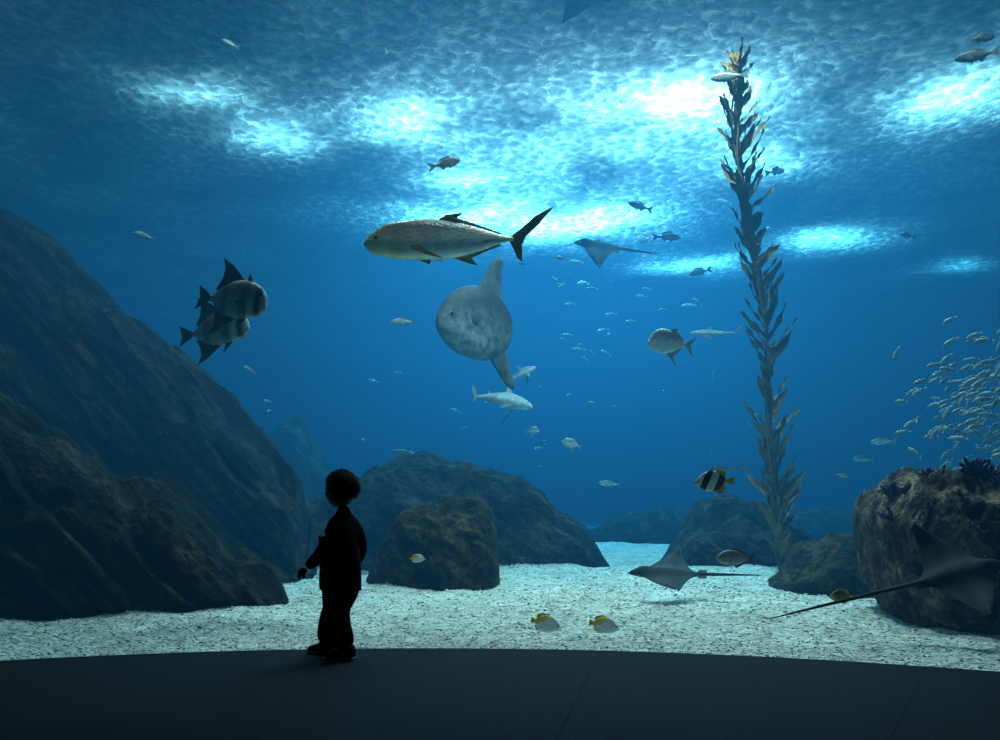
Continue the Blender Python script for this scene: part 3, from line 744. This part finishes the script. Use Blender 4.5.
school('fish_school', lo, 220, (4.62, 9.5, 1.72), (.27, .5, .33), .165, 150, 30, 20, 3, pm=25)
school('fish_school', lo, 22, (1.6, 18.5, 4.3), (.55, 1.2, .4), .24, 190, 30, 15, 5)
school('fish_school', lo, 10, (3.6, 19, 5.0), (1.2, 1.5, .5), .28, 200, 60, 15, 6)
school('fish_school', lo, 22, (0.5, 19.5, 2.4), (3.2, 2, .9), .22, 190, 70, 20, 8)

# ------------------------------------------------------------------ rays
def ray_mesh(name, mats, span=1.0, flap=0.25, tail=1.6, nose=.16, tailcurve=0.0):
    v = []; f = []; mi = []
    NS, NC = 44, 22
    for side in (1, -1):
        rows = []
        for i in range(NS+1):
            s = -1+2*i/NS; a = abs(s)
            lead = .34*(1-a**1.25) - .10*a**2 + nose*math.exp(-(s/.13)**2)
            trail = -.32*(1-a**.8)*1.0 - .12*a**1.5 - .08*math.exp(-(s/.12)**2)
            if a > .97: trail = lead-.01
            row = []
            for k in range(NC+1):
                c = k/NC; x = lead+(trail-lead)*c
                th = .075*(math.exp(-(s/.20)**2)*.9+.16*(1-a))*(math.sin(math.pi*min(1, c**.75))**.8 if 0 < c < 1 else 0)
                th += .03*math.exp(-(s/.10)**2)*math.exp(-((x-.32)/.09)**2) if 0 < c < 1 else 0
                z = flap*(a**1.7) + .02*math.sin(c*5)*a + side*th*(1 if side > 0 else .5)
                y = s*.55*span*(1-.25*abs(flap)*a)
                row.append(len(v)); v.append(Vector((x, y, z)))
            rows.append(row)
        for i in range(NS):
            for k in range(NC):
                q = (rows[i][k], rows[i+1][k], rows[i+1][k+1], rows[i][k+1])
                f.append(q if side < 0 else q[::-1]); mi.append(0 if side > 0 else 1)
    pts = [Vector((-.30-tail*t, 0.0+tailcurve*t*t*.3, tailcurve*t*t)) for t in [i/14 for i in range(15)]]
    tube(v, f, mi, pts, [.022*(1-i/14)**.8+.003 for i in range(15)], 0, 8)
    for s_ in (-1, 1):
        b0 = len(v); v += [Vector((-.30, s_*.03, .0)), Vector((-.34, s_*.12, .0)), Vector((-.43, s_*.11, .0)), Vector((-.42, s_*.03, 0))]
        f.append((b0, b0+1, b0+2, b0+3)); mi.append(0)
    for s_ in (-1, 1):
        b0 = len(v); rad = .02
        for j in range(5):
            ph = math.pi*j/4
            for i in range(8):
                th = i*math.pi/4
                v.append(Vector((.36+rad*math.sin(ph)*math.cos(th), s_*.085+rad*math.cos(ph)*.8, .03+rad*math.sin(ph)*math.sin(th))))
        for j in range(4):
            for i in range(8):
                f.append((b0+j*8+i, b0+j*8+(i+1) % 8, b0+(j+1)*8+(i+1) % 8, b0+(j+1)*8+i)); mi.append(2)
    me = bpy.data.meshes.new(name); me.from_pydata([tuple(p) for p in v], [], f)
    for m in mats: me.materials.append(m)
    me.polygons.foreach_set('material_index', mi); me.polygons.foreach_set('use_smooth', [True]*len(f)); me.update()
    return me
rt = simple_mat('ray_back', (.05, .058, .06), .7, (.025, .03, .034), 5, spec=.08)
rtd = simple_mat('ray_back_dark', (.055, .058, .06), .7, (.022, .024, .026), 5, spec=.08)
rbd = simple_mat('ray_belly_dark', (.12, .125, .125), .7, (.05, .052, .054), 4, spec=.05)
rb_ = simple_mat('ray_belly', (.5, .52, .5), .5, (.35, .38, .38), 5)
raym = ray_mesh('ray', [rt, rb_, eye_m], flap=.06, tail=.75)
place('eagle_ray', raym, (1.36, 8.0, .21), .68, yaw=168, pitch=0, roll=-22)
rayb = ray_mesh('ray_big', [rtd, rbd, eye_m], flap=.12, tail=1.5, tailcurve=-.02)
place('eagle_ray', rayb, (2.56, 5.62, .38), .66, yaw=14, pitch=10, roll=42)
rayc = ray_mesh('ray_far', [rt, rb_, eye_m], flap=-.2, tail=.6)
place('eagle_ray', rayc, (1.55, 15, 4.6), .95, yaw=160, pitch=12, roll=-25)
place('eagle_ray', rayc, (.95, 11.5, 6.6), .75, yaw=20, pitch=0, roll=0)

# ------------------------------------------------------------------ toddler
child = bpy.data.objects.new('toddler', None); link(child)
child.location = (-.80, 5.08, 0.0); child.rotation_euler = (0, 0, math.radians(155))
skin_m = simple_mat('skin', (.14, .08, .058), .6, (.11, .065, .048), 5, spec=.1)
hair_m = simple_mat('hair', (.012, .008, .005), .7, (.006, .004, .003), 60, bump=.6, spec=.1)
shoe_m = simple_mat('shoe', (.012, .012, .014), .7, spec=.1)
sole_m = simple_mat('sole', (.16, .16, .16), .7)
cl, nt, out = newmat('clothes')
b = N(nt, 'ShaderNodeBsdfPrincipled'); b.inputs['Roughness'].default_value = .95; b.inputs['Specular IOR Level'].default_value = .05
tc = N(nt, 'ShaderNodeTexCoord'); sp = N(nt, 'ShaderNodeSeparateXYZ'); nt.links.new(tc.outputs['Object'], sp.inputs[0])
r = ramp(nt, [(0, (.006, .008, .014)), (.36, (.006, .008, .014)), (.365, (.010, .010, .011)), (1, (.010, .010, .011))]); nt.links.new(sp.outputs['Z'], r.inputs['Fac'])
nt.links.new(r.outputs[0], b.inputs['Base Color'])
nz = N(nt, 'ShaderNodeTexNoise', i_Scale=22.0, i_Detail=4.0); nt.links.new(tc.outputs['Object'], nz.inputs['Vector'])
bp = N(nt, 'ShaderNodeBump', i_Strength=.5, i_Distance=.02); nt.links.new(nz.outputs['Fac'], bp.inputs['Height']); nt.links.new(bp.outputs[0], b.inputs['Normal'])
nt.links.new(b.outputs[0], out.inputs['Surface'])

def skinned(name, verts, edges, radii, mat, root=0, sub=2, parent=None):
    me = bpy.data.meshes.new(name); me.from_pydata(verts, edges, []); me.materials.append(mat)
    o = link(bpy.data.objects.new(name, me), parent)
    sk = o.modifiers.new('skin', 'SKIN'); sk.use_smooth_shade = True
    for i, rr in enumerate(radii):
        d = me.skin_vertices[0].data[i]; d.radius = rr if isinstance(rr, tuple) else (rr, rr); d.use_root = (i == root)
    ss = o.modifiers.new('sub', 'SUBSURF'); ss.levels = sub; ss.render_levels = sub
    return o
V = [(0, 0, .37), (.012, 0, .45), (.015, 0, .54), (.0, 0, .62), (-.01, 0, .685), (-.008, 0, .73), (.0, 0, .775),
     (-.005, .085, .672), (.0, .128, .60), (.015, .150, .545), (.070, .158, .49), (.105, .158, .462),
     (-.005, -.085, .672), (-.02, -.125, .60), (-.025, -.138, .54), (.01, -.14, .48), (.035, -.14, .44),
     (-.005, .058, .33), (-.005, .065, .20), (-.045, .064, .115), (-.060, .062, .05),
     (.025, -.058, .33), (.105, -.060, .20), (.130, -.056, .115), (.135, -.052, .05)]
E = [(0, 1), (1, 2), (2, 3), (3, 4), (4, 5), (5, 6), (4, 7), (7, 8), (8, 9), (9, 10), (10, 11), (4, 12), (12, 13), (13, 14), (14, 15), (15, 16),
     (0, 17), (17, 18), (18, 19), (19, 20), (0, 21), (21, 22), (22, 23), (23, 24)]
R = [(.1, .095), .098, .094, .082, .055, .036, .034, .046, .040, .036, .031, .025, .046, .040, .036, .031, .025,
     .082, .070, .060, .054, .082, .070, .060, .054]
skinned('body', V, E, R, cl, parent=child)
v = []; f = []
ns = 32
for zi, rx, ry in [(.345, .100, .115), (.37, .102, .117), (.42, .102, .114), (.50, .099, .108), (.57, .09, .10)]:
    for k in range(ns):
        a = 2*math.pi*k/ns; wv = 1+.03*math.sin(a*7+zi*9)*(1 if zi < .45 else .2)
        v.append((.01+rx*math.cos(a)*wv, ry*math.sin(a)*wv, zi+.006*math.sin(a*3)))
for i in range(4):
    for k in range(ns): f.append((i*ns+k, i*ns+(k+1) % ns, (i+1)*ns+(k+1) % ns, (i+1)*ns+k))
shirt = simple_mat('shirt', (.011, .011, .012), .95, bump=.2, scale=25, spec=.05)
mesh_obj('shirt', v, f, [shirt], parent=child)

hc = Vector((.005, 0, .853))
v = []; f = []; nu_, nv_ = 64, 48
def g(x, s): return math.exp(-(x/s)**2)
def headpt(th, ph):
    d = Vector((math.sin(ph)*math.cos(th), math.sin(ph)*math.sin(th), math.cos(ph)))
    rx, ry, rz = .086, .073, .093
    p = Vector((d.x*rx, d.y*ry, d.z*rz))
    if d.z < 0:
        k = -d.z
        p.y *= 1-.22*k; p.x = p.x*(1-.12*k) + .012*k
        p.z *= 1.0+.12*k*max(0, d.x)
    if d.x < 0 and d.z > -.3: p.x *= 1.08
    yy, zz = p.y, p.z
    if d.x > 0:
        fr = d.x
        p.x += fr*(.018*g(yy, .010)*g(zz+.022, .012) + .006*g(yy, .007)*g(zz+.006, .018))
        p.x -= fr*.007*(g(yy-.028, .014)+g(yy+.028, .014))*g(zz+.004, .012)
        p.x += fr*.006*g(yy, .018)*(g(zz+.046, .006)+g(zz+.057, .006))
        p.x -= fr*.004*g(yy, .02)*g(zz+.0515, .003)
        p.x += fr*.007*g(yy, .02)*g(zz+.083, .014)
        p.x += fr*.006*(g(yy-.04, .02)+g(yy+.04, .02))*g(zz+.04, .02)
    return p
for j in range(nv_+1):
    for i in range(nu_):
        v.append(hc+headpt(2*math.pi*i/nu_, math.pi*j/nv_))
for j in range(nv_):
    for i in range(nu_):
        f.append((j*nu_+i, (j+1)*nu_+i, (j+1)*nu_+(i+1) % nu_, j*nu_+(i+1) % nu_))
mesh_obj('head', v, f, [skin_m], parent=child)
v = []; f = []
for j in range(nv_+1):
    for i in range(nu_):
        th = 2*math.pi*i/nu_; ph = math.pi*j/nv_
        front = max(0, math.cos(th)); lim = math.radians(116)-front**.7*math.radians(62)
        thick = .008*(1 if ph < lim else max(-.9, 1-(ph-lim)/.12*1.9))
        p = headpt(th, ph); n_ = Vector((p.x/.088, p.y/.074, p.z/.094)).normalized()
        thick += (.003*noise.noise((th*3*math.sin(ph), ph*4, 2)) + .001*math.sin(th*26+4*math.sin(ph*7)))*(1 if ph < lim else .2)
        v.append(hc+p+n_*thick)
for j in range(nv_):
    for i in range(nu_):
        f.append((j*nu_+i, (j+1)*nu_+i, (j+1)*nu_+(i+1) % nu_, j*nu_+(i+1) % nu_))
rnd = random.Random(4)
for k in range(700):
    th = rnd.uniform(0, 2*math.pi); front = max(0, math.cos(th)); ph = rnd.uniform(.05, math.radians(112)-front**.7*math.radians(58))
    p = headpt(th, ph); n_ = Vector((p.x/.088, p.y/.074, p.z/.094)).normalized()
    dn = (Vector((-.3, 0, -.8)) - n_*n_.dot(Vector((-.3, 0, -.8)))).normalized()
    o_ = hc+p+n_*.008; L = rnd.uniform(.010, .020)
    dd = (n_*.22+dn+Vector((rnd.uniform(-.3, .3), rnd.uniform(-.3, .3), 0))).normalized(); sd = dd.cross(n_).normalized()*.002
    b0 = len(v); v += [o_-sd, o_+sd, o_+dd*L*.6+sd*.6+n_*.001, o_+dd*L, o_+dd*L*.6-sd*.6+n_*.001]; f.append((b0, b0+1, b0+2, b0+3, b0+4))
mesh_obj('hair', v, f, [hair_m], parent=child)
for s_ in (-1, 1):
    v = []; f = []
    for j in range(9):
        ph = math.pi*j/8
        for i in range(14):
            th = 2*math.pi*i/14
            x, y, z = .017*math.sin(ph)*math.cos(th), .007*math.cos(ph), .025*math.sin(ph)*math.sin(th)
            if y > 0: y -= .008*g(x, .008)*g(z, .012)
            if z < 0: x *= .7
            v.append(hc+Vector((-.006+x, s_*(.076+y+.25*abs(min(0, x))), -.012+z)))
    for j in range(8):
        for i in range(14): f.append((j*14+i, j*14+(i+1) % 14, (j+1)*14+(i+1) % 14, (j+1)*14+i))
    mesh_obj('ear', v, f, [skin_m], parent=child)
    v = []; f = []
    for j in range(9):
        ph = math.pi*j/8
        for i in range(12):
            th = 2*math.pi*i/12
            v.append(hc+Vector((.066, s_*.028, -.004))+Vector((math.sin(ph)*math.cos(th), math.sin(ph)*math.sin(th), math.cos(ph)))*.010)
    for j in range(8):
        for i in range(12): f.append((j*12+i, j*12+(i+1) % 12, (j+1)*12+(i+1) % 12, (j+1)*12+i))
    mesh_obj('eye', v, f, [eye_m], parent=child)

def hand(name, wrist, dirv, palm_n, s):
    d = Vector(dirv).normalized(); n_ = Vector(palm_n); n_ = (n_-d*n_.dot(d)).normalized(); sd = d.cross(n_)*s
    V = [Vector(wrist)-d*.01, Vector(wrist)+d*.014, Vector(wrist)+d*.03]; E = [(0, 1), (1, 2)]; R = [(.015, .018), (.015, .02), (.012, .02)]
    for k, (off, L) in enumerate([(.0165, .030), (.0055, .034), (-.0055, .031), (-.0165, .025)]):
        b0 = V[2]+sd*off*.9+d*.008
        V.append(b0); E.append((2, len(V)-1)); R.append(.0068)
        cur = b0; dd = d.copy(); bendk = [.25, .5, .5]
        for q in range(3):
            dd = (dd+n_*bendk[q]*(1+.15*k)).normalized(); cur = cur+dd*L*(.42, .32, .26)[q]+sd*off*.06
            V.append(cur.copy()); E.append((len(V)-2, len(V)-1)); R.append((.0062, .0057, .0048)[q])
    b0 = V[1]+sd*.017; V.append(b0); E.append((1, len(V)-1)); R.append(.0085)
    t1 = b0+(d*.6+sd*.7+n_*.3).normalized()*.016; V.append(t1); E.append((len(V)-2, len(V)-1)); R.append(.0072)
    t2 = t1+(d*.9+sd*.25+n_*.4).normalized()*.014; V.append(t2); E.append((len(V)-2, len(V)-1)); R.append(.0058)
    skinned(name, [tuple(q) for q in V], E, R, skin_m, root=1, parent=child)
hand('left_hand', (.115, .159, .456), (.75, .1, -.62), (-.3, -.9, -.3), 1)
hand('right_hand', (.04, -.14, .43), (.35, 0, -.95), (0, .95, .1), -1)

def shoe(name, ax, ay, yaw):
    v = []; f = []; rows = [(-.045, .026, .055), (-.038, .033, .072), (-.015, .036, .078), (.02, .037, .068), (.05, .04, .05), (.08, .04, .042), (.100, .030, .034), (.112, .012, .02)]
    rr = crom(rows, 24); ns = 18
    for (x, wd, h) in rr:
        for k in range(ns):
            a = 2*math.pi*k/ns; c, s = math.cos(a), math.sin(a)
            z = h*(.5+.5*math.copysign(abs(s)**.6, s)); v.append(Vector((x, wd*math.copysign(abs(c)**.7, c), z+.004)))
    n0 = len(rr)
    for i in range(n0-1):
        for k in range(ns): f.append((i*ns+k, i*ns+(k+1) % ns, (i+1)*ns+(k+1) % ns, (i+1)*ns+k))
    f.append(tuple(range(ns))[::-1]); f.append(tuple((n0-1)*ns+k for k in range(ns)))
    mi = [0]*len(f)
    b0 = len(v); pts = []
    for (x, wd, h) in rr: pts.append((x, wd*1.08+.001))
    outl = [(x, w_) for x, w_ in pts]+[(x, -w_) for x, w_ in pts[::-1]]
    for z in (.001, .016):
        for x, y in outl: v.append(Vector((x*1.03, y, z)))
    k = len(outl)
    f.append(tuple(b0+i for i in range(k))[::-1]); f.append(tuple(b0+k+i for i in range(k))); mi += [1, 1]
    for i in range(k): f.append((b0+i, b0+(i+1) % k, b0+k+(i+1) % k, b0+k+i)); mi.append(1)
    M = Matrix.Translation((ax, ay, 0)) @ Matrix.Rotation(yaw, 4, 'Z')
    mesh_obj(name, [M @ q for q in v], f, [shoe_m, sole_m], fmat=mi, parent=child)
shoe('left_shoe', -.060, .062, math.radians(14))
shoe('right_shoe', .135, -.052, math.radians(-2))
